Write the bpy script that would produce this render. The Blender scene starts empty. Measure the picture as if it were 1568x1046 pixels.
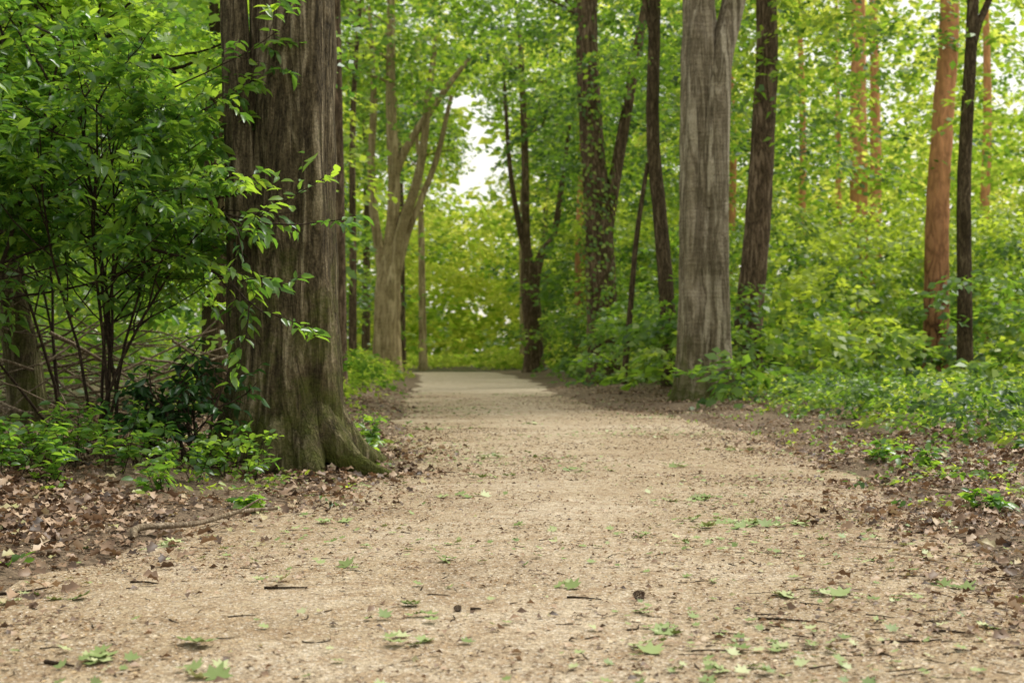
import bpy, math, numpy as np
from mathutils import Vector
rng=np.random.default_rng(7)
sc=bpy.context.scene
sc.view_settings.view_transform='Standard'; sc.view_settings.look='None'; sc.view_settings.exposure=0
F=2178.0; H=0.8
def PX(px,Y): return (px-784)/F*Y
# ---------------------------------------------------------------- terrain functions
_y=np.array([-8,3.44,5.3,6.7,9.7,12.4,15.8,18.5,21.8,29,38.7,51,60])
_l=np.array([-2.6,-2.25,-1.8,-1.5,-.85,-1.1,-1.4,-1.55,-1.74,-2.2,-2.6,-3.4,-4.6])
_r=np.array([1.9,1.7,1.85,2.05,2.4,2.55,2.4,2.0,1.35,.95,.7,.1,-.8])
def EL(y): return np.interp(y,_y,_l)
def ER(y): return np.interp(y,_y,_r)
def vnoise(x,y,s,seed=0):
    r=np.random.default_rng(seed); o=0
    for k in range(7):
        a=r.uniform(0,6.28); f=s*r.uniform(.6,1.8); ph=r.uniform(0,6.28)
        o=o+np.sin((x*np.cos(a)+y*np.sin(a))*f+ph+1.3*np.sin((x*np.sin(a)-y*np.cos(a))*f*.7+ph*2))
    return o/3.5
def sst(x,a,b):
    t=np.clip((x-a)/(b-a),0,1); return t*t*(3-2*t)
def dout(x,y): return np.maximum(EL(y)-x,x-ER(y))+.13*vnoise(x,y,1.6,41)+.07*vnoise(x,y,5,42)
def hfun(x,y):
    d=dout(x,y)
    d=np.where(y>58,np.maximum(d,(y-58)*.5),d)
    z=-.05+.07*sst(d,-.35,.25)+.09*sst(d,.2,2.0)
    z=z+sst(d,-.4,.3)*(.014*vnoise(x,y,7,1)+.03*vnoise(x,y,1.6,2))
    z=z+.07*sst(d,.5,2.5)*sst(-x,1,2.5)*sst(y,6,9)
    z=z+sst(d,3,15)*.25*vnoise(x,y,.25,3)
    return z
def pfun(x,y):
    d=dout(x,y)
    return .0-.035*sst(d,-.5,.25)+.006*vnoise(x,y,1.8,5)+.003*vnoise(x,y,9,6)
def gz(x,y): return np.maximum(hfun(x,y),np.where(y<58,pfun(x,y),-1))
# ---------------------------------------------------------------- node helpers
def newmat(name):
    m=bpy.data.materials.new(name); m.use_nodes=True; nt=m.node_tree
    for n in list(nt.nodes): nt.nodes.remove(n)
    o=nt.nodes.new('ShaderNodeOutputMaterial'); return m,nt,o
def ramp(nt,fac,stops,interp='LINEAR'):
    r=nt.nodes.new('ShaderNodeValToRGB'); e=r.color_ramp.elements; r.color_ramp.interpolation=interp
    while len(e)<len(stops): e.new(.5)
    for i,(p,c) in enumerate(stops):
        e[i].position=p; e[i].color=(c[0],c[1],c[2],1) if not isinstance(c,(int,float)) else (c,c,c,1)
    nt.links.new(fac,r.inputs[0]); return r.outputs[0]
def mix(nt,f,a,b,mode='MIX'):
    m=nt.nodes.new('ShaderNodeMix'); m.data_type='RGBA'; m.blend_type=mode
    for s,v in ((m.inputs[0],f),(m.inputs[6],a),(m.inputs[7],b)):
        if isinstance(v,bpy.types.NodeSocket): nt.links.new(v,s)
        elif isinstance(v,(int,float)): s.default_value=v
        else: s.default_value=(v[0],v[1],v[2],1)
    return m.outputs[2]
def noise(nt,vec,scale,detail=4,rough=.6,dist=0):
    n=nt.nodes.new('ShaderNodeTexNoise'); n.inputs['Scale'].default_value=scale; n.inputs['Detail'].default_value=detail
    n.inputs['Roughness'].default_value=rough; n.inputs['Distortion'].default_value=dist
    nt.links.new(vec,n.inputs['Vector']); return n.outputs['Fac']
def mapping(nt,s):
    tc=nt.nodes.new('ShaderNodeTexCoord'); m=nt.nodes.new('ShaderNodeMapping'); m.inputs['Scale'].default_value=s
    nt.links.new(tc.outputs['Object'],m.inputs[0]); return m.outputs[0]
def math_(nt,op,a,b=0,c=None):
    m=nt.nodes.new('ShaderNodeMath'); m.operation=op
    for i,v in enumerate((a,b,c)):
        if v is None: continue
        if isinstance(v,bpy.types.NodeSocket): nt.links.new(v,m.inputs[i])
        else: m.inputs[i].default_value=v
    return m.outputs[0]
def attr(nt,n):
    a=nt.nodes.new('ShaderNodeAttribute'); a.attribute_name=n; return a.outputs['Fac']
def principled(nt,o,col,rough=.9,bump=None,bd=.02,bs=1,spec=.2):
    p=nt.nodes.new('ShaderNodeBsdfPrincipled'); p.inputs['Specular IOR Level'].default_value=spec
    p.inputs['Roughness'].default_value=rough
    nt.links.new(col,p.inputs['Base Color'])
    if bump is not None:
        b=nt.nodes.new('ShaderNodeBump'); b.inputs['Distance'].default_value=bd; b.inputs['Strength'].default_value=bs
        nt.links.new(bump,b.inputs['Height']); nt.links.new(b.outputs[0],p.inputs['Normal'])
    nt.links.new(p.outputs[0],o.inputs[0]); return p
# ---------------------------------------------------------------- materials
def leafmat(name,stops,tcol,tf=.5,rough=.42,gl=0):
    m,nt,o=newmat(name)
    c=ramp(nt,attr(nt,'rnd'),stops)
    p=nt.nodes.new('ShaderNodeBsdfDiffuse'); nt.links.new(c,p.inputs[0])
    ms=p
    if tf>0:
        t=nt.nodes.new('ShaderNodeBsdfTranslucent'); tc=mix(nt,1.0,c,tcol,'MULTIPLY'); nt.links.new(tc,t.inputs[0])
        ms=nt.nodes.new('ShaderNodeMixShader'); ms.inputs[0].default_value=tf
        nt.links.new(p.outputs[0],ms.inputs[1]); nt.links.new(t.outputs[0],ms.inputs[2])
    if gl:
        g=nt.nodes.new('ShaderNodeBsdfGlossy'); g.inputs['Roughness'].default_value=rough; g.inputs[0].default_value=(.9,.95,1,1)
        m2=nt.nodes.new('ShaderNodeMixShader'); m2.inputs[0].default_value=gl
        nt.links.new(ms.outputs[0],m2.inputs[1]); nt.links.new(g.outputs[0],m2.inputs[2]); ms=m2
    nt.links.new(ms.outputs[0],o.inputs[0]); return m
M_far=leafmat('leaf_far',[(0,(.08,.17,.025)),(.5,(.22,.345,.04)),(1,(.46,.51,.12))],(2.15,2.0,1.4),.5)  # ramp colours lifted a little to paint in distance haze
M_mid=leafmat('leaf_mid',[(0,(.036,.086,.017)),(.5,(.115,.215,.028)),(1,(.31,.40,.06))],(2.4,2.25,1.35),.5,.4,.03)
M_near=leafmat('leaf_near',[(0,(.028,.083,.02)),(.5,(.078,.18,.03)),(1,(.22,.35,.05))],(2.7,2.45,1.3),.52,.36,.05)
M_dark=leafmat('leaf_evergreen',[(0,(.012,.04,.012)),(.6,(.03,.085,.02)),(1,(.06,.15,.03))],(1.8,1.8,1),.3,.35,.05)
M_litter=leafmat('dry_leaf',[(0,(.06,.04,.028)),(.35,(.17,.11,.07)),(.7,(.33,.225,.145)),(.93,(.47,.36,.25)),(1,(.34,.34,.15))],(1,.8,.6),.12,.5,.03)
M_fresh=leafmat('fallen_green_leaf',[(0,(.13,.19,.05)),(.6,(.27,.34,.13)),(1,(.46,.49,.27))],(1,1,.6),.12,.5,.03)
M_chip=leafmat('path_debris',[(0,(.04,.026,.016)),(.3,(.13,.08,.042)),(.6,(.28,.185,.10)),(.82,(.48,.36,.21)),(1,(.68,.59,.44))],(1,.8,.6),0)

def barkmat(name,dark,mid,light,sc_=(9,9,1.3),bd=.03,moss=None,top=None,style='furrow',mz=.3):
    m,nt,o=newmat(name)
    v=mapping(nt,sc_); v3=mapping(nt,(1,1,1))
    n1=noise(nt,v,1.3,5,.6,.7); n2=noise(nt,v,7,4,.7,.3); n3=noise(nt,v3,1.3,3,.6); n4=noise(nt,v3,60,3,.65)
    ridge=math_(nt,'SUBTRACT',1.0,math_(nt,'MULTIPLY',math_(nt,'ABSOLUTE',math_(nt,'SUBTRACT',n1,.5)),6))
    ridge=math_(nt,'MAXIMUM',ridge,0.)
    if style=='furrow':
        n6=noise(nt,mapping(nt,(sc_[0]*1.6,sc_[1]*1.6,sc_[2]*6)),1.6,4,.7,.5)
        h=math_(nt,'ADD',math_(nt,'MULTIPLY',math_(nt,'SUBTRACT',1.0,ridge),.42),math_(nt,'ADD',math_(nt,'MULTIPLY',n2,.4),math_(nt,'MULTIPLY',n6,.45)))
    elif style=='smooth':
        vh=mapping(nt,(1.5,1.5,16)); nh=noise(nt,vh,1.4,4,.7,.4)
        h=math_(nt,'ADD',math_(nt,'MULTIPLY',n1,.8),math_(nt,'ADD',math_(nt,'MULTIPLY',nh,.4),math_(nt,'MULTIPLY',n2,.45)))
        h=math_(nt,'SUBTRACT',h,math_(nt,'MULTIPLY',ramp(nt,ridge,[(.5,0.),(1,1.)]),.3))
    else:
        vo=nt.nodes.new('ShaderNodeTexVoronoi'); vo.feature='DISTANCE_TO_EDGE'; vo.inputs['Scale'].default_value=1.3
        vd=nt.nodes.new('ShaderNodeMix'); vd.data_type='VECTOR'; 
        nn=nt.nodes.new('ShaderNodeTexNoise'); nn.inputs['Scale'].default_value=2.5; nt.links.new(v,nn.inputs['Vector'])
        vd.inputs[0].default_value=.35; nt.links.new(v,vd.inputs[4]); nt.links.new(nn.outputs['Color'],vd.inputs[5])
        nt.links.new(vd.outputs[1],vo.inputs['Vector'])
        h=math_(nt,'ADD',math_(nt,'MULTIPLY',ramp(nt,vo.outputs['Distance'],[(0,0.),(.15,.8),(.4,1.)]),.5),math_(nt,'MULTIPLY',n2,.7))
    c=ramp(nt,h,[(.36,dark),(.64,mid),(.92,light)])
    c=mix(nt,ramp(nt,n3,[(.4,0.),(.68,.75)]),c,mix(nt,1.0,c,(.5,.5,.38),'MULTIPLY'))
    c=mix(nt,.7,c,mix(nt,1.0,c,ramp(nt,n4,[(.3,.35),(.7,1.6)]),'MULTIPLY'))
    tc=nt.nodes.new('ShaderNodeTexCoord'); sp=nt.nodes.new('ShaderNodeSeparateXYZ'); nt.links.new(tc.outputs['Object'],sp.inputs[0])
    if top is not None:
        f=ramp(nt,math_(nt,'MULTIPLY_ADD',n3,.25,math_(nt,'MULTIPLY',sp.outputs[2],.12)),[(.3,0.),(.75,1.)])
        c=mix(nt,f,c,mix(nt,ramp(nt,n1,[(.3,0.),(.7,1.)]),tuple(x*.45 for x in top),top))
    if moss is not None:
        n5=noise(nt,v3,5,5,.7)
        f=math_(nt,'SUBTRACT',math_(nt,'ADD',n5,moss),math_(nt,'MULTIPLY',sp.outputs[2],mz))
        f=ramp(nt,f,[(.52,0.),(.8,.85)])
        c=mix(nt,f,c,mix(nt,n4,(.025,.04,.006),(.15,.17,.03)))
    principled(nt,o,c,.9,math_(nt,'ADD',h,math_(nt,'MULTIPLY',n4,.12)),bd,1,.15); return m
B_left=barkmat('bark_left',(.03,.024,.013),(.155,.125,.072),(.40,.345,.23),(8,8,1.0),.06,.2,mz=.13)
B_beech=barkmat('bark_grey',(.075,.06,.038),(.30,.25,.17),(.55,.485,.365),(5,5,.5),.09,.3,None,'smooth')
B_brown=barkmat('bark_brown',(.03,.021,.013),(.18,.125,.08),(.33,.245,.17),(9,9,1.4),.03,.0)
B_tan=barkmat('bark_tan',(.12,.092,.047),(.38,.29,.16),(.62,.50,.31),(5,5,.5),.03,.16,None,'smooth')
B_pine=barkmat('bark_pine',(.06,.03,.018),(.30,.14,.07),(.46,.25,.13),(8,8,2.4),.03,None,(.82,.40,.19),'plates')
B_dark=barkmat('bark_dark',(.028,.02,.011),(.11,.08,.046),(.23,.18,.11),(12,12,2),.02,.05)
B_twig=barkmat('bark_twig',(.02,.014,.01),(.05,.035,.022),(.11,.08,.05),(30,30,8),.004)
B_dead=barkmat('bark_dead',(.10,.07,.045),(.25,.2,.14),(.42,.36,.28),(30,30,8),.004)
# ---------------------------------------------------------------- mesh helpers
def link(ob,parent=None):
    sc.collection.objects.link(ob)
    if parent is not None: ob.parent=parent
    return ob
NF=[0]
def mesh_np(name,V,loops,starts,mat,parent=None,attrs=None,smooth=True):
    me=bpy.data.meshes.new(name); NF[0]+=len(starts)
    me.vertices.add(len(V)); me.vertices.foreach_set('co',np.ascontiguousarray(V,dtype=np.float32).ravel())
    me.loops.add(len(loops)); me.loops.foreach_set('vertex_index',np.ascontiguousarray(loops,dtype=np.int32))
    me.polygons.add(len(starts)); me.polygons.foreach_set('loop_start',np.ascontiguousarray(starts,dtype=np.int32))
    me.update(calc_edges=True)
    if smooth: me.polygons.foreach_set('use_smooth',np.ones(len(starts),dtype=bool))
    for k,v in (attrs or {}).items():
        a=me.attributes.new(k,'FLOAT','POINT'); a.data.foreach_set('value',np.ascontiguousarray(v,dtype=np.float32))
    me.materials.append(mat); me.validate()
    return link(bpy.data.objects.new(name,me),parent)
def empty(name): return link(bpy.data.objects.new(name,None))
def nrm(v): return v/np.maximum(np.linalg.norm(v,axis=-1,keepdims=True),1e-9)
def T(v,f): return (np.array(v,float),f)
T_LEAF=T([(0,0,0),(.33,0,-.03),(.68,0,-.06),(1,0,-.16),(.3,.46,.07),(.68,.36,.02),(.3,-.46,.07),(.68,-.36,.02)],
  [(0,1,4),(1,2,5,4),(2,3,5),(0,6,1),(1,6,7,2),(2,7,3)])
T_QUAD=T([(0,0,0),(.45,.5,.08),(1,0,-.06),(.45,-.5,.08)],[(0,3,2,1)])
T_C2=T([(0,0,0),(.5,0,.12),(1,0,0),(.4,.42,.25),(.6,-.4,.2)],[(0,1,3),(1,2,3),(0,4,1),(1,4,2)])
_h=[(-.08,.3),(.16,.26),(.28,.6),(.46,.27),(.66,.4),(.68,.16)]
_mp=[(0,0)]+_h+[(1,0)]+[(x,-y) for x,y in _h[::-1]]
T_MAPLE=T([(.38,0,-.04)]+[(x,y,.05*((i%2)*2-1)+.05*abs(y)) for i,(x,y) in enumerate(_mp)],
  [(0,1+(i+1)%len(_mp),1+i) for i in range(len(_mp))])
T_CURL=T([(0,0,.0),(.3,0,.10),(.65,0,.16),(1,0,.02),(.2,.42,.22),(.45,.28,.2),(.72,.42,.3),(.25,-.4,.26),(.5,-.25,.12),(.75,-.38,.26)],
  [(0,1,4),(1,5,4),(1,2,5),(2,6,5),(2,3,6),(0,7,1),(1,7,8),(1,8,2),(2,8,9),(2,9,3)])
def leaves(name,P,A,Nn,ln,wd,rnd,mat,tmpl,parent=None):
    V,Fc=tmpl; n=len(P); k=len(V)
    A=nrm(A); B=nrm(np.cross(Nn,A)); Nn=np.cross(A,B)
    ln=np.broadcast_to(ln,(n,)); wd=np.broadcast_to(wd,(n,))
    W=P[:,None]+A[:,None]*(V[None,:,0:1]*ln[:,None,None])+B[:,None]*(V[None,:,1:2]*wd[:,None,None])+Nn[:,None]*(V[None,:,2:3]*ln[:,None,None])
    fl=np.concatenate([np.array(f) for f in Fc]); st=np.cumsum([0]+[len(f) for f in Fc])[:-1]; L=len(fl)
    loops=(fl[None]+np.arange(n)[:,None]*k).ravel(); starts=(st[None]+np.arange(n)[:,None]*L).ravel()
    return mesh_np(name,W.reshape(-1,3),loops,starts,mat,parent,{'rnd':np.repeat(np.clip(rnd,0,1),k)},smooth=False)
def sprays(C,n,L,W,ls,colv,droop=.35,az=None):
    S=len(C); az=rng.uniform(0,6.283,S) if az is None else az
    d=np.stack([np.cos(az),np.sin(az),rng.normal(-.1,.25,S)],1); d=nrm(d)
    s=nrm(np.cross(d,np.array([0,0,1.]))+rng.normal(0,.25,(S,3)))
    t=rng.uniform(0,1,(S,n)); u=rng.uniform(-1,1,(S,n))*(1-.6*t)
    L=np.broadcast_to(L,(S,)); W=np.broadcast_to(W,(S,))
    P=C[:,None]+d[:,None]*(t*L[:,None])[...,None]+s[:,None]*(u*W[:,None])[...,None]
    P[...,2]-=droop*(t**2+.5*u**2)*L[:,None]
    P+=rng.normal(0,.06,(S,n,3))*L[:,None,None]
    A=d[:,None]+s[:,None]*(np.sign(u)*.9)[...,None]+rng.normal(0,.35,(S,n,3)); A[...,2]-=.2
    Nn=np.array([0,0,1.])+rng.normal(0,.55,(S,n,3)); Nn[...,1]-=.25
    r=np.repeat(colv[:,None],n,1)+rng.normal(0,.14,(S,n))
    sz=ls*rng.uniform(.6,1.25,(S,n))
    return P.reshape(-1,3),A.reshape(-1,3),Nn.reshape(-1,3),sz.ravel(),r.ravel()
class Tubes:
    def __init__(s): s.V=[];s.L=[];s.S=[];s.nv=0;s.nl=0
    def add(s,pts,rad,sides=6,prof=None):
        pts=np.asarray(pts,float); rad=np.asarray(rad,float); n=len(pts)
        d=nrm(np.gradient(pts,axis=0)); ref=np.array([1.,0,0]) if abs(d[:,0]).mean()<.8 else np.array([0,1.,0])
        b=nrm(np.cross(d,ref)); a=np.cross(b,d)
        th=np.linspace(0,2*np.pi,sides,endpoint=False)
        R=rad[:,None]*np.ones((1,sides)) if prof is None else prof(th,pts,rad)
        V=pts[:,None]+R[...,None]*(a[:,None]*np.cos(th)[None,:,None]+b[:,None]*np.sin(th)[None,:,None])
        i=np.arange(n-1)[:,None]*sides; j=np.arange(sides)[None]; j2=(j+1)%sides
        q=np.stack([i+j,i+j2,i+sides+j2,i+sides+j],-1).reshape(-1,4)+s.nv
        s.V.append(V.reshape(-1,3)); s.L.append(q.ravel()); s.S.append(np.arange(len(q))*4+s.nl)
        s.nv+=n*sides; s.nl+=len(q)*4
    def build(s,name,mat,parent=None):
        return mesh_np(name,np.concatenate(s.V),np.concatenate(s.L),np.concatenate(s.S),mat,parent)
def crom(P,n):
    P=np.asarray(P,float); Q=np.vstack([2*P[0]-P[1],P,2*P[-1]-P[-2]]); m=len(P)-1
    t=np.linspace(0,m-1e-6,n); i=t.astype(int); f=(t-i)[:,None]
    a,b,c,d=Q[i],Q[i+1],Q[i+2],Q[i+3]
    return .5*((2*b)+(-a+c)*f+(2*a-5*b+4*c-d)*f*f+(-a+3*b-3*c+d)*f**3)
def ridged(seed,amp,flare=.5,fh=.35,roots=5,kmax=30):
    r=np.random.default_rng(seed); ks=[(k,r.uniform(0,6.28),r.uniform(.2,1.2),r.uniform(.4,1.6),amp*r.uniform(.5,1)/k**.45) for k in [2,3,4,5,7,9,12,15,19,24,kmax]]
    ph=r.uniform(0,6.28)
    def f(th,pts,rad):
        z=pts[:,2:3]; z0=pts[0,2]; o=np.zeros((len(pts),len(th)))
        for k,p,a,b,am in ks: o+=am*np.sin(k*th[None]+p+a*np.sin(z*b+p*3)+.35*np.sin(z*b*5+k))
        h=np.maximum(z-z0,0)
        fl=flare*np.exp(-h/fh)*(1+.55*np.cos(roots*th[None]+ph)+.3*np.cos((roots+3)*th[None]+ph*2))
        return rad[:,None]*(1+o+fl+.02*np.sin(z*9+3*th[None])) 
    return f
def grow(p,d,L,r,lev,mx,cfg,tb,tw):
    n=6; pts=[p]; st=L/n; dd=d
    for i in range(n):
        dd=dd+rng.normal(0,cfg['wob'],3); dd[2]+=cfg['up'][lev]; dd=dd/np.linalg.norm(dd); pts.append(pts[-1]+dd*st)
    pts=np.array(pts)
    tb.add(pts,np.linspace(r,r*.45 if lev<mx else r*.3,n+1),8 if lev==0 else (5 if lev==1 else 3))
    if lev>=min(cfg.get('leaf_from',mx),mx): tw.append(pts)
    if lev==mx: return
    k=cfg['n'][lev]
    for i in range(k):
        t=cfg['t0']+(1-cfg['t0'])*(i+rng.uniform(0,1))/k; q=t*n; j=min(int(q),n-1); pp=pts[j]+(pts[j+1]-pts[j])*(q-j)
        ax=nrm(pts[j+1]-pts[j]); s=rng.normal(0,1,3); s-=ax*s.dot(ax); s=nrm(s); s[2]*=cfg['flat']
        an=rng.uniform(*cfg['ang']); cd=nrm(ax*math.cos(an)+s*math.sin(an))
        grow(pp,cd,L*cfg['rat']*(1.15-.5*t)*rng.uniform(.75,1.2),r*cfg.get('rr',.45),lev+1,mx,cfg,tb,tw)
def twig_leaves(tw,m,ls,cbase,csig=.15,hang=.25,njit=.45):
    Tw=np.array(tw); S,n,_=Tw.shape
    t=(np.arange(m)[None]+rng.uniform(0,1,(S,m)))/m*.999*(n-1); j=t.astype(int); f=(t-j)[...,None]
    ii=np.arange(S)[:,None]; a=Tw[ii,j]; b=Tw[ii,j+1]; P=a+(b-a)*f; d=nrm(b-a)
    s=nrm(np.cross(d,np.array([0,0,1.]))); sg=np.where(np.arange(m)%2==0,1,-1)[None,:,None]
    A=d*.6+s*sg*.85+rng.normal(0,.3,(S,m,3)); A[...,2]-=hang
    Nn=np.array([0,0,1.])+rng.normal(0,njit,(S,m,3))
    r=cbase+rng.normal(0,csig,(S,1))+rng.normal(0,.12,(S,m))
    return P.reshape(-1,3),A.reshape(-1,3),Nn.reshape(-1,3),ls*rng.uniform(.6,1.2,S*m),r.ravel()
# ---------------------------------------------------------------- ground
def axis(parts): return np.concatenate([np.arange(a,b,s) for a,b,s in parts])
def grid(name,gx,gy,zf,mat,attrs):
    n,m=gx.shape; V=np.stack([gx,gy,zf(gx,gy)],-1).reshape(-1,3)
    i=np.arange(n-1)[:,None]*m; j=np.arange(m-1)[None]
    q=np.stack([i+j,i+j+1,i+m+j+1,i+m+j],-1).reshape(-1,4)
    return mesh_np(name,V,q.ravel(),np.arange(len(q))*4,mat,None,attrs)
EDGE_A=(.10,.072,.048); EDGE_B=(.30,.225,.15)
m_g,nt,o=newmat('forest_floor')
v=mapping(nt,(1,1,1)); n1=noise(nt,v,2.5,5); n2=noise(nt,v,30,5,.7); n3=noise(nt,v,90,4,.7)
c=mix(nt,ramp(nt,n2,[(.3,0.),(.7,1.)]),EDGE_A,EDGE_B)
c=mix(nt,.7,c,mix(nt,1.0,c,ramp(nt,n3,[(.35,.4),(.65,1.5)]),'MULTIPLY'))
d_=attr(nt,'dist')
green=math_(nt,'MULTIPLY',ramp(nt,d_,[(.15,0.),(.4,1.)]),ramp(nt,n1,[(.4,0.),(.6,.9)]))
c=mix(nt,green,c,mix(nt,n2,(.015,.035,.006),(.06,.12,.015)))
principled(nt,o,c,.95,n2,.04,1)
xs=axis([(-250,-30,10),(-30,-5,.5),(-5,5,.07),(5,30,.5),(30,251,10)]); ys=axis([(-40,0,2),(0,18,.07),(18,60,.35),(60,420,10)])
gx,gy=np.meshgrid(xs,ys)
dd=np.clip(np.where(gy>58,5,dout(gx,gy))/8,0,1)
grid('forest_ground',gx,gy,hfun,m_g,{'dist':dd.ravel()})
m_p,nt,o=newmat('sandy_path')
v=mapping(nt,(1,1,1)); a1=noise(nt,v,1.1,5,.65,.4); a2=noise(nt,v,7,5,.7); a3=noise(nt,v,90,4,.75); a5=noise(nt,v,25,4,.7)
vo=nt.nodes.new('ShaderNodeTexVoronoi'); vo.inputs['Scale'].default_value=140; nt.links.new(v,vo.inputs['Vector'])
c=ramp(nt,a1,[(.30,(.28,.21,.13)),(.48,(.45,.36,.235)),(.66,(.56,.475,.35))])
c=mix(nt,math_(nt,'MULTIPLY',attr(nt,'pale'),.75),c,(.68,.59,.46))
c=mix(nt,ramp(nt,a2,[(.42,0.),(.62,.65)]),c,(.32,.215,.12))
c=mix(nt,ramp(nt,a5,[(.45,0.),(.64,.6)]),c,(.20,.145,.09))
c=mix(nt,.85,c,mix(nt,1.0,c,ramp(nt,a3,[(.32,.35),(.5,1.),(.7,1.45)]),'MULTIPLY'))
sep=nt.nodes.new('ShaderNodeSeparateColor'); nt.links.new(vo.outputs['Color'],sep.inputs[0])
c=mix(nt,ramp(nt,sep.outputs[0],[(.0,.8),(.16,0.)]),c,(.10,.07,.045))
c=mix(nt,ramp(nt,sep.outputs[1],[(.84,0.),(1.,.8)]),c,(.76,.70,.60))
e_=attr(nt,'edge')
ef=ramp(nt,math_(nt,'ADD',e_,math_(nt,'MULTIPLY_ADD',a2,1.3,math_(nt,'MULTIPLY',a5,1.2))),[(1.15,0.),(2.2,1.)])
c=mix(nt,ef,c,mix(nt,ramp(nt,a5,[(.3,0.),(.7,1.)]),EDGE_A,EDGE_B))
hh=math_(nt,'ADD',math_(nt,'MULTIPLY',a3,.5),math_(nt,'ADD',math_(nt,'MULTIPLY',vo.outputs['Distance'],.3),math_(nt,'MULTIPLY',a2,.9)))
principled(nt,o,c,.93,hh,.018,1,.15)
ys=axis([(-6,16,.06),(16,60,.3)]); u=np.linspace(0,1,80)
X=(EL(ys)-.7)[:,None]+((ER(ys)-EL(ys))+1.4)[:,None]*u[None]; Y=ys[:,None]*np.ones((1,80))
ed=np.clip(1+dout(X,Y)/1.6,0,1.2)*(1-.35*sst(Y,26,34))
pale=np.exp(-((X-1.5)/.9)**2-((Y-15.3)/.7)**2)+1.2*sst(Y,26,31)+.35*np.exp(-((X-.2)/.6)**2)  # pale sand patch, plus far stretch lightened in colour to offset crown shade
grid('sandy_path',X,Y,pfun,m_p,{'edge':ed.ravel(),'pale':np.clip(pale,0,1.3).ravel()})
# ---------------------------------------------------------------- ground litter
def scatter(name,x,y,tmpl,mat,ln,wr,rn,tilt=.45,lift=.006,parent=None):
    n=len(x); P=np.stack([x,y,gz(x,y)+lift+rng.uniform(0,1,n)*lift],1)
    az=rng.uniform(0,6.283,n); A=np.stack([np.cos(az),np.sin(az),rng.normal(0,tilt*.5,n)],1)
    Nn=np.array([0,0,1.])+rng.normal(0,tilt,(n,3))
    return leaves(name,P,A,Nn,ln,ln*wr,rn,mat,tmpl,parent)
def pick(n,x0,x1,y0,y1,pf,ypow=1.):
    x=rng.uniform(x0,x1,n); y=y0+(y1-y0)*rng.uniform(0,1,n)**ypow
    k=rng.uniform(0,1,n)<pf(x,y); return x[k],y[k]
clump=lambda x,y:np.clip(.65+.6*vnoise(x,y,2.6,11),0.06,1)
x,y=pick(90000,-4.6,4.6,2.5,13,lambda x,y:sst(dout(x,y),-.95,.7)**1.5*clump(x,y)*(abs(x)<.42*y+.5),1.1)
x2,y2=pick(60000,-9,12,12,32,lambda x,y:sst(dout(x,y),-.5,.6)*clump(x,y)*(dout(x,y)<4),1.2)
x=np.concatenate([x,x2]); y=np.concatenate([y,y2])
scatter('leaf_litter',x,y,T_CURL,M_litter,rng.uniform(.02,.078,len(x))*np.where(x>0,.85,1.),.75,rng.uniform(0,1,len(x))**1.05,.5,.010)
x,y=pick(90000,-3,3.4,2.6,26,lambda x,y:.15*clump(x,y)+.85*sst(dout(x,y)+.4*(x>0),-1.7,.1)**1.5*clump(x,y),1.4)
scatter('scattered_dry_leaf_bits',x,y,T_C2,M_litter,rng.uniform(.008,.038,len(x)),.7,rng.uniform(.0,1,len(x)),.35,.004)
x,y=pick(210000,-3.2,3.4,2.4,15,lambda x,y:np.clip(.32+.7*vnoise(x,y,2.6,14)+.35*vnoise(x,y,8,15),.05,1)*(.5+.5*sst(dout(x,y),-1.4,0))*(dout(x,y)<.4)*(abs(x)<.4*y+.2),1.4)
scatter('path_debris',x,y,T_QUAD,M_chip,rng.uniform(.004,.022,len(x))*(.75+y*.045),rng.uniform(.2,.6,len(x)),rng.uniform(0,1,len(x))**1.1,.3,.003)
fc=[(590,950,6),(640,985,7),(150,1010,9),(350,1028,4),(1240,912,9),(1380,918,7),(1000,968,2),(1000,992,2),(1090,1035,4),(1130,805,16),(260,832,6),(560,870,3),(430,887,4),(960,822,5),(660,658,12),(900,722,8),(820,650,6),(1060,715,8),(620,935,2),(1480,895,3),(700,760,6),(760,700,7),(1240,800,5),(1490,958,3),(1060,765,9),(985,940,2),(1330,740,6),(740,730,6),(520,800,4),(1120,690,6),(680,860,2),(280,985,2),(860,900,2),(1170,1000,2),(60,915,3),(800,810,3),(1160,800,8),(1090,795,6)]
lx=[];ly=[]
for px,py,n in fc:
    Y=H*F/(py-540); s=.011*n**.5*(.6+Y*.09)
    lx+=list(PX(px,Y)+rng.normal(0,s*2.2,n)); ly+=list(Y+rng.normal(0,s*1.6,n))
xb,yb=pick(20000,-2.6,3.0,3,28,lambda x,y:np.clip(.15+.5*vnoise(x,y,2.0,21),.02,1)*(dout(x,y)<.5),1.2)
nb=len(xb); x=np.concatenate([lx,xb]); y=np.concatenate([ly,yb])
ln=np.concatenate([rng.uniform(.03,.085,len(lx)),rng.uniform(.01,.042,nb)])
scatter('fallen_green_leaves',x,y,T_MAPLE,M_fresh,ln,1.0,rng.uniform(0,1,len(x)),.3,.008)
tb=Tubes()
def gtwig(px,py,L,az,r,bend=.25):
    Y=H*F/(py-540); n=7; pts=[]; a=az; cx,cy=PX(px,Y),Y
    for i in range(n):
        pts.append((cx,cy,float(gz(np.array(cx),np.array(cy)))+r*1.0)); cx+=math.cos(a)*L/n; cy+=math.sin(a)*L/n; a+=rng.normal(0,bend)
    tb.add(pts,np.linspace(r,r*.5,n),6)
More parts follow.
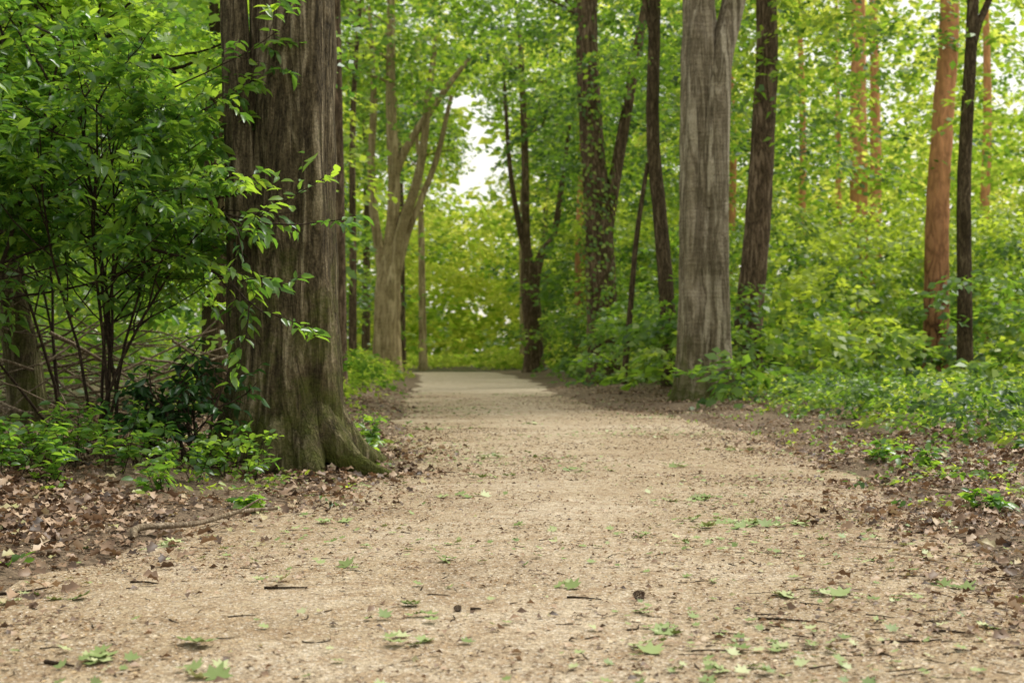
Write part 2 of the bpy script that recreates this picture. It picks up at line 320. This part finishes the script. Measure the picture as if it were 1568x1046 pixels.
for t in [(405,902,.17,0,.005),(868,914,.14,.05,.004),(1160,946,.2,-.1,.004),(1390,812,.25,.1,.006),(70,1012,.12,-.5,.006),(720,935,.04,0,.005),(1090,968,.09,.1,.003),(1350,985,.2,.2,.004),(1420,968,.15,0,.005),(200,890,.15,.1,.004),(0,902,.2,.1,.006),(960,965,.12,.5,.003)]: gtwig(*t)
for i in range(300):
    px=rng.uniform(-50,1620) if i%2 else rng.uniform(1050,1620); py=575+470*rng.uniform(0,1)**.8; gtwig(px,py,rng.uniform(.03,.12),rng.uniform(-1.5,1.5),rng.uniform(.001,.0025))
tb.build('path_twigs',B_twig)
tb=Tubes(); P=[(PX(205,6.0),6.0),(PX(215,6.2),6.2),(PX(300,6.45),6.45),(PX(365,6.9),6.9),(PX(425,7.05),7.05)]
P=[(a,b,float(gz(np.array(a),np.array(b)))+.04) for a,b in P]; tb.add(crom(P,30),np.concatenate([[.003,.014],np.linspace(.017,.008,28)])*(1+.12*np.sin(np.arange(30)*1.9)),8)
tb.add([P[3],(P[3][0]+.1,P[3][1]+.02,P[3][2]+.06),(P[3][0]+.22,P[3][1]+.1,P[3][2]+.04)],[.007,.005,.003],5)
tb.build('fallen_branch',B_dead)
def cone(px,py,s):
    Y=H*F/(py-540); c=np.array([PX(px,Y),Y,float(gz(np.array(PX(px,Y)),np.array(Y)))+s*.45])
    k=np.arange(70); t=k/70; ph=k*2.39996; rr=s*.45*np.sin(np.pi*(t*.85+.1))
    rad=np.stack([np.zeros(70),np.cos(ph),np.sin(ph)],1); P=c+rad*rr[:,None]*.5+np.stack([(t-.5)*s,0*t,0*t],1)
    A=rad+np.array([.5,0,0]); return leaves('pine_cone',P,A,np.cross(A,np.array([0.,1,.3])),np.full(70,s*.4),np.full(70,s*.35),rng.uniform(0,.3,70),M_litter,T_QUAD)
cone(977,917,.035); cone(700,937,.022)
# ---------------------------------------------------------------- trees
cfgT=dict(wob=.13,up=[.03,.02,0.,0.],n=[5,4,3],t0=.3,flat=.5,ang=(.5,1.1),rat=.55)
def tree(name,ctrl,mat,seed,amp=.04,sides=40,rows=90,flare=.45,fh=.4,limbs=(),crown=None,leafmat=None,ls=.15,nl=12,extra=None,Lspr=.8):
    root=empty(name); c=np.array(ctrl,float); q=crom(c,rows); tb=Tubes()
    q[:,3]=np.maximum(q[:,3],.02)
    tb.add(q[:,:3],q[:,3],sides,ridged(seed,amp,flare,fh))
    for l in limbs:
        l=np.array(l,float); ql=crom(l,24); tb.add(ql[:,:3],ql[:,3],12,ridged(seed+5,amp,0,.3))
    if extra: extra(tb)
    tw=[]
    if crown:
        z0,z1,k,L=crown
        for i in range(k):
            z=z0+(z1-z0)*(i+rng.uniform(0,.9))/k; j=min(np.searchsorted(q[:,2],z),rows-1); az=rng.uniform(0,6.28)
            grow(q[j,:3],np.array([math.cos(az),math.sin(az),.35]),L*rng.uniform(.7,1.2)*(1.1-.5*(z-z0)/(z1-z0)),max(q[j,3]*.35,.03),0,2,cfgT,tb,tw)
    tb.build(name+'_trunk_and_limbs',mat,root)
    if tw:
        tw=np.array(tw); C=np.concatenate([tw[:,3],tw[:,6]]); a=sprays(C,nl,Lspr,Lspr*.45,ls,np.clip(rng.normal(.5,.18,len(C)),0,1))
        leaves(name+'_crown',a[0],a[1],a[2],a[3],a[3]*.6,a[4],leafmat or M_mid,T_QUAD,root)
    return root
def g0(x,y): return float(hfun(np.array(float(x)),np.array(float(y))))
Yl=9.7; X=lambda p:PX(p,Yl)
def ex(tb):
    tb.add(crom([(X(405),Yl-.08,.2),(X(392),Yl-.12,1.2),(X(380),Yl-.16,2.0),(X(368),Yl-.16,2.8),(X(362),Yl-.14,3.5),(X(345),Yl,5.5),(X(300),Yl+.2,8)],160),
      np.interp(np.linspace(0,6,160),range(7),[.2,.17,.12,.092,.085,.08,.05]),36,ridged(31,.06,0,.3))
    tb.add(crom([(X(500),Yl-.1,.0),(X(490),Yl-.16,.9),(X(478),Yl-.2,1.8),(X(474),Yl-.2,3.0),(X(470),Yl-.2,5)],160),
      np.interp(np.linspace(0,4,160),range(5),[.17,.13,.12,.115,.1]),36,ridged(32,.07,0,.3))
    for pts,r in [([(X(470),Yl-.1,.5),(X(505),Yl-.22,.24),(X(545),Yl-.3,.09),(X(580),Yl-.35,.02),(X(630),Yl-.4,-.04)],[.16,.15,.085,.05,.02]),
                  ([(X(465),Yl-.15,.45),(X(480),Yl-.34,.15),(X(495),Yl-.48,.03),(X(520),Yl-.6,-.06)],[.17,.13,.08,.02]),
                  ([(X(400),Yl-.1,.5),(X(362),Yl-.22,.2),(X(322),Yl-.3,.1),(X(270),Yl-.3,-.02)],[.18,.14,.08,.03]),
                  ([(X(430),Yl-.15,.45),(X(425),Yl-.36,.16),(X(410),Yl-.5,.04),(X(395),Yl-.62,-.05)],[.17,.13,.08,.03]),
                  ([(X(490),Yl,.4),(X(535),Yl+.1,.14),(X(575),Yl+.35,.03),(X(600),Yl+.6,-.05)],[.16,.11,.06,.03])]:
        q=crom([(*a,b) for a,b in zip(pts,r)],36); tb.add(q[:,:3],q[:,3],22,ridged(40,.11,0,.3))
tree('oak_tree',[(X(433),Yl,-.1,.37),(X(434),Yl,.6,.36),(X(437),Yl,1.3,.335),(X(443),Yl,2.2,.30),(X(448),Yl,3.3,.275),(X(450),Yl,6,.24),(X(440),Yl,10,.15),(X(430),Yl,14,.04)],
   B_left,11,.06,150,420,.4,.34,crown=(8.5,13,5,2.8),leafmat=M_mid,ls=.14,extra=ex,nl=8)
Yr=21.8; X=lambda p:PX(p,Yr)
tree('beech_tree',[(X(1074),Yr,-.05,.40),(X(1074),Yr,.6,.38),(X(1073),Yr,1.6,.335),(X(1072),Yr,3.2,.305),(X(1072),Yr,5,.29),(X(1070),Yr,6.4,.25),(X(1068),Yr,9,.2),(X(1060),Yr,14,.06)],
   B_beech,21,.08,90,260,.28,.4,limbs=[[(X(1086),Yr-.16,3.0,.19),(X(1092),Yr-.2,4.4,.19),(X(1103),Yr-.1,5.3,.19),(X(1130),Yr,6.4,.17),(X(1165),Yr,8,.13),(X(1200),Yr,11,.05)],
     [(X(1104),Yr-.2,-.1,.26),(X(1098),Yr-.26,.8,.18),(X(1097),Yr-.29,1.8,.16),(X(1098),Yr-.30,3.5,.145),(X(1104),Yr-.22,5.0,.135),(X(1112),Yr-.1,5.6,.1)],
     [(X(1051),Yr-.22,-.1,.22),(X(1055),Yr-.26,.8,.14),(X(1057),Yr-.26,1.8,.12),(X(1058),Yr-.24,3.5,.11),(X(1060),Yr-.18,6.0,.10)]],crown=(9,13.5,6,3.0),nl=10)
def simple(name,pts,Y,r0,mat,seed,amp=.04,top=14,flare=.25,crown=(8,13,5,2.6),limbs=(),fk=99,**k):
    c=[(PX(p,Y),Y,z,0) for p,z in pts]; last=c[-1]
    if last[2]<top: c.append((last[0]+rng.normal(0,.25),Y+rng.normal(0,.2),top,0))
    c=[(a,b,z,r0*(1-.62*max(z,0)/top)*(.55 if z>fk else 1) if z<top*.95 else r0*.15) for a,b,z,_ in c]
    L=[[(PX(p,Y)+0,Y+dy,z,r) for p,dy,z,r in l] for l in limbs]
    return tree(name,c,mat,seed,amp,24,80,flare,.35,limbs=L,crown=crown,**k)
simple('oak_tree',[(1143,0),(1148,1.5),(1160,3),(1170,5),(1174,7.3)],26,.27,B_brown,51)
simple('slender_tree',[(1028,0),(1020,2),(1010,3.5),(1000,5),(1003,7.3)],27,.16,B_dark,52,limbs=[[(955,0,.2,.06),(965,0,1.6,.055),(975,0,3,.05),(992,0,4.4,.04)],[(1003,0,6.6,.07),(985,0,7.6,.05),(960,0,8.6,.03)]])
simple('ivy_clad_tree',[(924,0),(922,2),(916,4),(905,6.3),(899,9)],34,.40,B_brown,53,limbs=[[(925,0,3.2,.17),(938,0,4.6,.15),(958,0,6.4,.13),(985,0,8.8,.1),(1010,0,11,.05)]])
simple('forked_tree',[(818,0),(816,1.8),(811,3.4),(806,5),(804,8),(798,12)],54,.38,B_brown,54,fk=4,limbs=[[(815,0,2.6,.25),(819,0,3.6,.21),(830,0,4.6,.16),(848,0,5.3,.13),(862,0,7.5,.1),(875,0,10,.06)],[(808,0,4.4,.16),(795,0,5.6,.12),(780,0,8,.09),(770,0,12,.05)]])
simple('maple_tree',[(592,0),(592,1.5),(594,3),(597,4.3),(603,6),(598,9),(596,13)],46,.47,B_tan,55,amp=.06,flare=.35,top=15,fk=4.2,limbs=[
  [(600,-.1,2.8,.24),(606,-.1,4.0,.2),(618,-.1,5,.17),(634,-.1,6,.15),(647,-.1,7.2,.13),(656,-.1,9,.11),(668,-.1,11,.07)],
  [(590,0,2.8,.22),(582,0,4.0,.17),(572,0,5.4,.13),(568,0,7,.12),(572,0,9,.1),(565,0,12,.05)],
  [(600,0,6.2,.13),(615,0,7.1,.13),(636,0,7.9,.12),(662,0,8.7,.11),(692,0,9.6,.09),(730,0,10.6,.05)],
  [(604,.2,3.2,.18),(622,.2,4.6,.12),(644,.3,5.8,.1),(668,.5,7.2,.09),(690,.5,9.2,.06)]],crown=(9,14,7,3.4))
simple('scots_pine_tree',[(1433,0),(1434,2),(1437,4),(1446,6),(1456,8.5)],30,.28,B_pine,56,top=17,crown=(13,16.5,5,2))
simple('dark_barked_tree',[(1478,0),(1477,2),(1477,4),(1484,5.6),(1489,6.6),(1492,8)],26,.15,B_dark,57,limbs=[[(1488,0,6.3,.08),(1500,0,6.8,.07),(1520,0,7.4,.06),(1545,0,8.5,.03)]])
for px,Y,r in [(1315,44,.33),(1342,50,.24),(1228,52,.16),(1121,52,.16),(1505,50,.2),(1285,58,.16),(888,50,.22)]:
    a=rng.normal(0,5); simple('scots_pine_tree',[(px,0),(px+a*.3,5),(px+a,10)],Y,r,B_pine,int(px),top=20,crown=(15,19.5,4,2.2))
for px,Y,r,mt in [(648,60,.18,B_tan),(522,24,.11,B_brown),(614,62,.22,B_brown),(802,66,.2,B_tan),(560,66,.22,B_brown),(838,76,.24,B_brown),(540,40,.12,B_brown)]:
    a=rng.normal(0,4); simple('young_oak_tree',[(px,0),(px+a*.3,3),(px+a,8)],Y,r,mt,int(px),top=13)
simple('leaning_tree',[(48,.1),(36,.7),(16,1.2),(4,1.7),(-20,2.6),(-60,4.5)],11.2,.14,B_left,58,top=9,crown=(5.5,8.5,4,1.8))
simple('oak_tree',[(338,0),(336,2),(338,4)],15.5,.2,B_dark,59,top=11,crown=(6,10,5,2))
# ---------------------------------------------------------------- foliage masses
def mass(name,x0,x1,y0,y1,z0,z1,nc,rad,ns,nl,ls,L,mat,cb=.5,cs=.2,keep=None,flat=.6,zp=1.,tmpl=T_QUAD,zc=0.):
    C=np.stack([rng.uniform(x0,x1,nc),rng.uniform(y0,y1,nc),z0+(z1-z0)*rng.uniform(0,1,nc)**zp],1)
    C=C[np.abs(C[:,0])<.44*C[:,1]+1.5]
    if keep is not None: C=C[keep(C)]
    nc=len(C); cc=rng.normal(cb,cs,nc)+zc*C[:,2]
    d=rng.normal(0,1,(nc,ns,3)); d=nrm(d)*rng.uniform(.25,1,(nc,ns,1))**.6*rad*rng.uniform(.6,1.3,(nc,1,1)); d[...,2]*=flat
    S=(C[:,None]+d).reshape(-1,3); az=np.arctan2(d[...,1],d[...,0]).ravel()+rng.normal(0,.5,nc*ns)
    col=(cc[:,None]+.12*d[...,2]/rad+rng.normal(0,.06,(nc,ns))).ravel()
    k=S[:,2]>gz(S[:,0],S[:,1])+.02; S,az,col=S[k],az[k],col[k]
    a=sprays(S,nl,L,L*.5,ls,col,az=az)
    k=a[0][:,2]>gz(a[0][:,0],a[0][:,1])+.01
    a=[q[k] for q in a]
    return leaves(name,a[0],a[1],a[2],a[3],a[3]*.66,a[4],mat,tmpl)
def notch(P):
    x,y,z=P.T
    g=(x>-.054*y)&(x<-.002*y)&(z>.112*y)&(z<.2*y)
    g2=(x>-.028*y)&(x<-.002*y)&(z<.036*y)
    r=(x>.19*y)&(z>.17*y)&(rng.uniform(0,1,len(P))<.6)
    return ~(g|r|g2)
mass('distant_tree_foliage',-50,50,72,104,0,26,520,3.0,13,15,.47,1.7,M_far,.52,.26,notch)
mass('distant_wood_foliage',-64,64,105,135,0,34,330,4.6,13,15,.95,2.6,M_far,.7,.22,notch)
def kB(P):
    x,y,z=P.T
    return (x>ER(y)+1.2)&((z<.3+np.clip((y-17)*.2,0,4.9))|((x>.18*y)&(x>4)&(z<.4+np.clip((y-15.5)*.2,0,4.9))))
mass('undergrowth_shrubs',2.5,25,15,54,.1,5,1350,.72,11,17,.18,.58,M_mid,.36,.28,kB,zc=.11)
mass('roadside_shrubs',.9,4.6,25,44,0,1.9,80,.6,12,19,.14,.5,M_mid,.45,.2,lambda P:(P[:,0]>ER(P[:,1])+.6))
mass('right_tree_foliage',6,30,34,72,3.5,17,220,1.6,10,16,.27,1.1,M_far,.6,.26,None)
mass('centre_tree_foliage',.3,8,46,70,1,14,190,1.4,12,17,.23,.9,M_mid,.45,.24,lambda P:P[:,0]>.012*P[:,1])
mass('upper_tree_foliage',-1,9,24,46,5.0,12,150,1.1,10,18,.17,.8,M_mid,.42,.22,lambda P:(P[:,0]>.03*P[:,1])&(P[:,2]>.125*P[:,1]))
mass('left_tree_foliage',-26,-4,24,70,.3,18,620,1.5,12,16,.22,.95,M_mid,.38,.25,lambda P:((P[:,0]<-.122*P[:,1]-.3)|((P[:,1]>49)&(P[:,0]<-.062*P[:,1]-1))|((P[:,2]>.16*P[:,1])&(P[:,0]<-.05*P[:,1]))))
mass('overhanging_foliage',-6,4,34,66,6.4,15,130,1.2,10,17,.21,.9,M_mid,.45,.22,lambda P:(P[:,2]>.195*P[:,1])|((P[:,0]<-.058*P[:,1])&(P[:,2]>.17*P[:,1])))
mass('left_verge_plants',-6,-1.8,12,44,0,.6,130,.4,10,18,.10,.35,M_far,.4,.2,lambda P:(P[:,0]<EL(P[:,1])-.5)&(P[:,0]>EL(P[:,1])-2.5-.0*P[:,1])&((P[:,1]>17)|(P[:,2]<.2)))
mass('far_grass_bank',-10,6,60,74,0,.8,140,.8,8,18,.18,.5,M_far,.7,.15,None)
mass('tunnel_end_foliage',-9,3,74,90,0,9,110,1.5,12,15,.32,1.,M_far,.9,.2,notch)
mass('left_thicket',-9,-2.5,12.5,23,0,5.6,330,.65,10,18,.115,.5,M_near,.75,.27,lambda P:(P[:,0]<-.145*P[:,1]-.2)&((P[:,2]>.9)|(P[:,1]>17)))
mass('verge_plants',2,9,10,24,0,.5,290,.32,9,14,.075,.25,M_mid,.45,.28,lambda P:(P[:,0]>ER(P[:,1])+.6+.03*P[:,1]),tmpl=T_LEAF)
S=np.stack(pick(3600,-5,5.5,3.5,18,lambda x,y:sst(dout(x,y),-.4,.7)*np.clip(.35+.7*vnoise(x,y,1.7,33),.02,1)),1); S=np.column_stack([S,gz(S[:,0],S[:,1])+rng.uniform(.02,.09,len(S))])
a=sprays(S,7,.09,.07,.045,rng.normal(.6,.2,len(S)),droop=.1); leaves('seedlings',a[0],a[1],a[2],a[3],a[3]*.6,a[4],M_mid,T_LEAF)
# ---------------------------------------------------------------- near left shrubs
cfgS=dict(wob=.12,up=[.05,.0,-.04,-.04],n=[11,6,4],t0=.22,flat=.7,ang=(.6,1.2),rat=.5,rr=.5,leaf_from=2)
def shrub(name,bx,by,ns,hh,spread,r,ml,ls,cb,mat=M_near,tmpl=T_LEAF,mx=3,cfg=cfgS,wr=.46,hang=.25,boughs=()):
    root=empty(name); tb=Tubes(); tw=[]; z=g0(bx,by)
    for i in range(ns):
        az=rng.uniform(0,6.28); s=spread*rng.uniform(.4,1.1); d=np.array([math.cos(az)*s,math.sin(az)*s*.7,1.]); 
        grow(np.array([bx+rng.normal(0,.05),by+rng.normal(0,.05),z-.03]),nrm(d),hh*rng.uniform(.75,1.1),r*rng.uniform(.6,1.1),0,mx,cfg,tb,tw)
    for p,d,L in boughs: grow(np.array(p,float),nrm(np.array(d,float)),L,.012,1,3,cfg,tb,tw)
    tb.build(name+'_stems',B_twig,root)
    a=twig_leaves(tw,ml,ls,cb,hang=hang)
    leaves(name+'_leaves',a[0],a[1],a[2],a[3],a[3]*wr,a[4],mat,tmpl,root); return len(a[0])
c3=dict(cfgS); c3['n']=[8,5,3]; c3['t0']=.35
n=0
sx=PX(190,9.3)
n+=shrub('cherry_shrub',sx-.2,9.5,8,2.35,.38,.017,6,.10,.55,cfg=c3,boughs=[((sx+.1,9.2,1.75),(1,-.35,.03),1.25),((sx+.1,9.2,1.5),(1,-.4,.0),1.15),((sx,9.2,1.9),(1,-.2,.05),1.0)])
n+=shrub('cherry_shrub',PX(-130,9.2),9.2,6,2.7,.45,.02,6,.10,.55,cfg=c3)
n+=shrub('cherry_shrub',PX(95,10.8),10.8,4,2.8,.4,.016,6,.10,.6,cfg=c3)
c4=dict(cfgS); c4['n']=[7,4,3]; c4['t0']=.1; c4['up']=[-.01,0,-.03,-.03]
root=empty('maple_bough_tree'); tb=Tubes(); tw=[]
bx,by=-4.6,11.5
q=crom([(bx,by,g0(bx,by)-.1,.16),(bx+.05,by,2,.14),(bx,by,4.5,.11),(bx+.1,by,8,.05)],50); tb.add(q[:,:3],q[:,3],20,ridged(77,.03))
for z,az,L in [(2.3,-.25,1.7),(2.7,-.7,2.0),(3.0,-.2,1.9),(3.3,-.5,2.2),(3.7,-.9,2.2),(3.6,.0,1.9),(4.1,-.4,2.1),(2.9,-1.3,1.8)]:
    grow(np.array([bx,by,z]),nrm(np.array([math.cos(az),math.sin(az),.1])),L,.03,0,3,c4,tb,tw)
tb.build('maple_bough_tree_wood',B_twig,root)
a=twig_leaves(tw,4,.12,.95,hang=.35); leaves('maple_bough_tree_leaves',a[0],a[1],a[2],a[3],a[3]*.95,a[4],M_near,T_MAPLE,root); n+=len(a[0])
c5=dict(cfgS); c5['n']=[5,3,2]
shrub('holly_bush',PX(300,9.1),9.1,7,.65,.45,.012,4,.095,.6,mat=M_dark,cfg=c5,mx=2,wr=.42,hang=.5)
shrub('holly_bush',PX(235,9.3),9.3,5,.5,.5,.012,4,.095,.6,mat=M_dark,cfg=c5,mx=2,wr=.42,hang=.5)
for px,Y,h,k in [(395,8.8,.3,3),(350,8.7,.3,3),(60,8.0,.3,5),(20,7.7,.3,5),(120,8.3,.4,5),(265,7.9,.25,3),(180,8.2,.3,3),(300,8.4,.3,3),(90,7.6,.25,3),(560,12,.25,4),(5,8.3,.3,4),(150,8.6,.4,4),(1510,7.2,.15,3),(1420,9.2,.2,3),(385,7.4,.14,2),(1340,9.9,.15,3),(560,10.8,.15,3),(230,8.7,.35,4),(330,9.0,.3,4)]:
    shrub('bramble_seedling',PX(px,Y),Y,k,h,.7,.004,6,.07,.6,mat=M_near,cfg=c5,mx=1,wr=.6)
tb=Tubes()
for i in range(170):
    x=rng.uniform(-5.4,-3.0); y=rng.uniform(10.6,13.5); z=g0(x,y)+rng.uniform(.02,.9)**1.3; az=rng.uniform(-.6,.6)+(math.pi if rng.uniform()<.5 else 0); L=rng.uniform(.5,1.4)
    pts=[np.array([x,y,z])]; d=np.array([math.cos(az),math.sin(az),rng.normal(0,.3)])
    for j in range(6): d=d+rng.normal(0,.15,3); pts.append(pts[-1]+nrm(d)*L/6)
    pts=np.array(pts); pts[:,2]=np.maximum(pts[:,2],.05); tb.add(pts,np.linspace(.012,.004,7)*rng.uniform(.6,1.4),5)
tb.build('dead_brushwood',B_dead)
n_=1300; th=rng.uniform(0,6.28,n_); z=rng.uniform(.2,10,n_)*rng.uniform(.5,1,n_); xx=PX(np.interp(z,[0,2,4,6.3,9],[924,922,916,905,899]),34); rr=.40*(1-.045*z)+rng.uniform(.02,.2,n_)
P=np.stack([xx+np.cos(th)*rr,34+np.sin(th)*rr,z],1); Nn=np.stack([np.cos(th),np.sin(th),.5+0*th],1)+rng.normal(0,.4,(n_,3)); A=np.stack([-np.sin(th),np.cos(th),-1+0*th],1)+rng.normal(0,.4,(n_,3))
leaves('ivy',P,A,Nn,rng.uniform(.08,.15,n_),.1,rng.normal(.6,.2,n_),M_mid,T_QUAD)
# ---------------------------------------------------------------- light, world, camera
az,el=math.radians(48),math.radians(57)
sv=Vector((math.sin(az)*math.cos(el),math.cos(az)*math.cos(el),math.sin(el)))
sl=bpy.data.lights.new('sun','SUN'); sl.energy=3.8; sl.angle=math.radians(16); sl.color=(1,.95,.84)
so=link(bpy.data.objects.new('sun',sl)); so.rotation_euler=(-sv).to_track_quat('-Z','Y').to_euler(); so.location=(10,0,30)
w=bpy.data.worlds.new('World'); sc.world=w; w.use_nodes=True; nt=w.node_tree
bg=nt.nodes['Background']; sk=nt.nodes.new('ShaderNodeTexSky'); sk.sky_type='NISHITA'; sk.sun_disc=False; sk.sun_elevation=el; sk.sun_rotation=az
sk.dust_density=4; sk.air_density=1.; sk.ozone_density=1
mx=mix(nt,.6,sk.outputs[0],(10.4,9.9,8.6)); nt.links.new(mx,bg.inputs[0]); bg.inputs[1].default_value=.15
cam=bpy.data.cameras.new('camera'); co=link(bpy.data.objects.new('camera',cam)); co.location=(0,0,H)
co.rotation_euler=(math.radians(90)+math.atan(17/F),0,0); cam.lens=50; cam.sensor_width=36; cam.clip_end=1500; cam.clip_start=.05
cam.dof.use_dof=True; cam.dof.focus_distance=6.3; cam.dof.aperture_fstop=4.2
sc.camera=co
print('near leaves',n,'faces',NF[0])
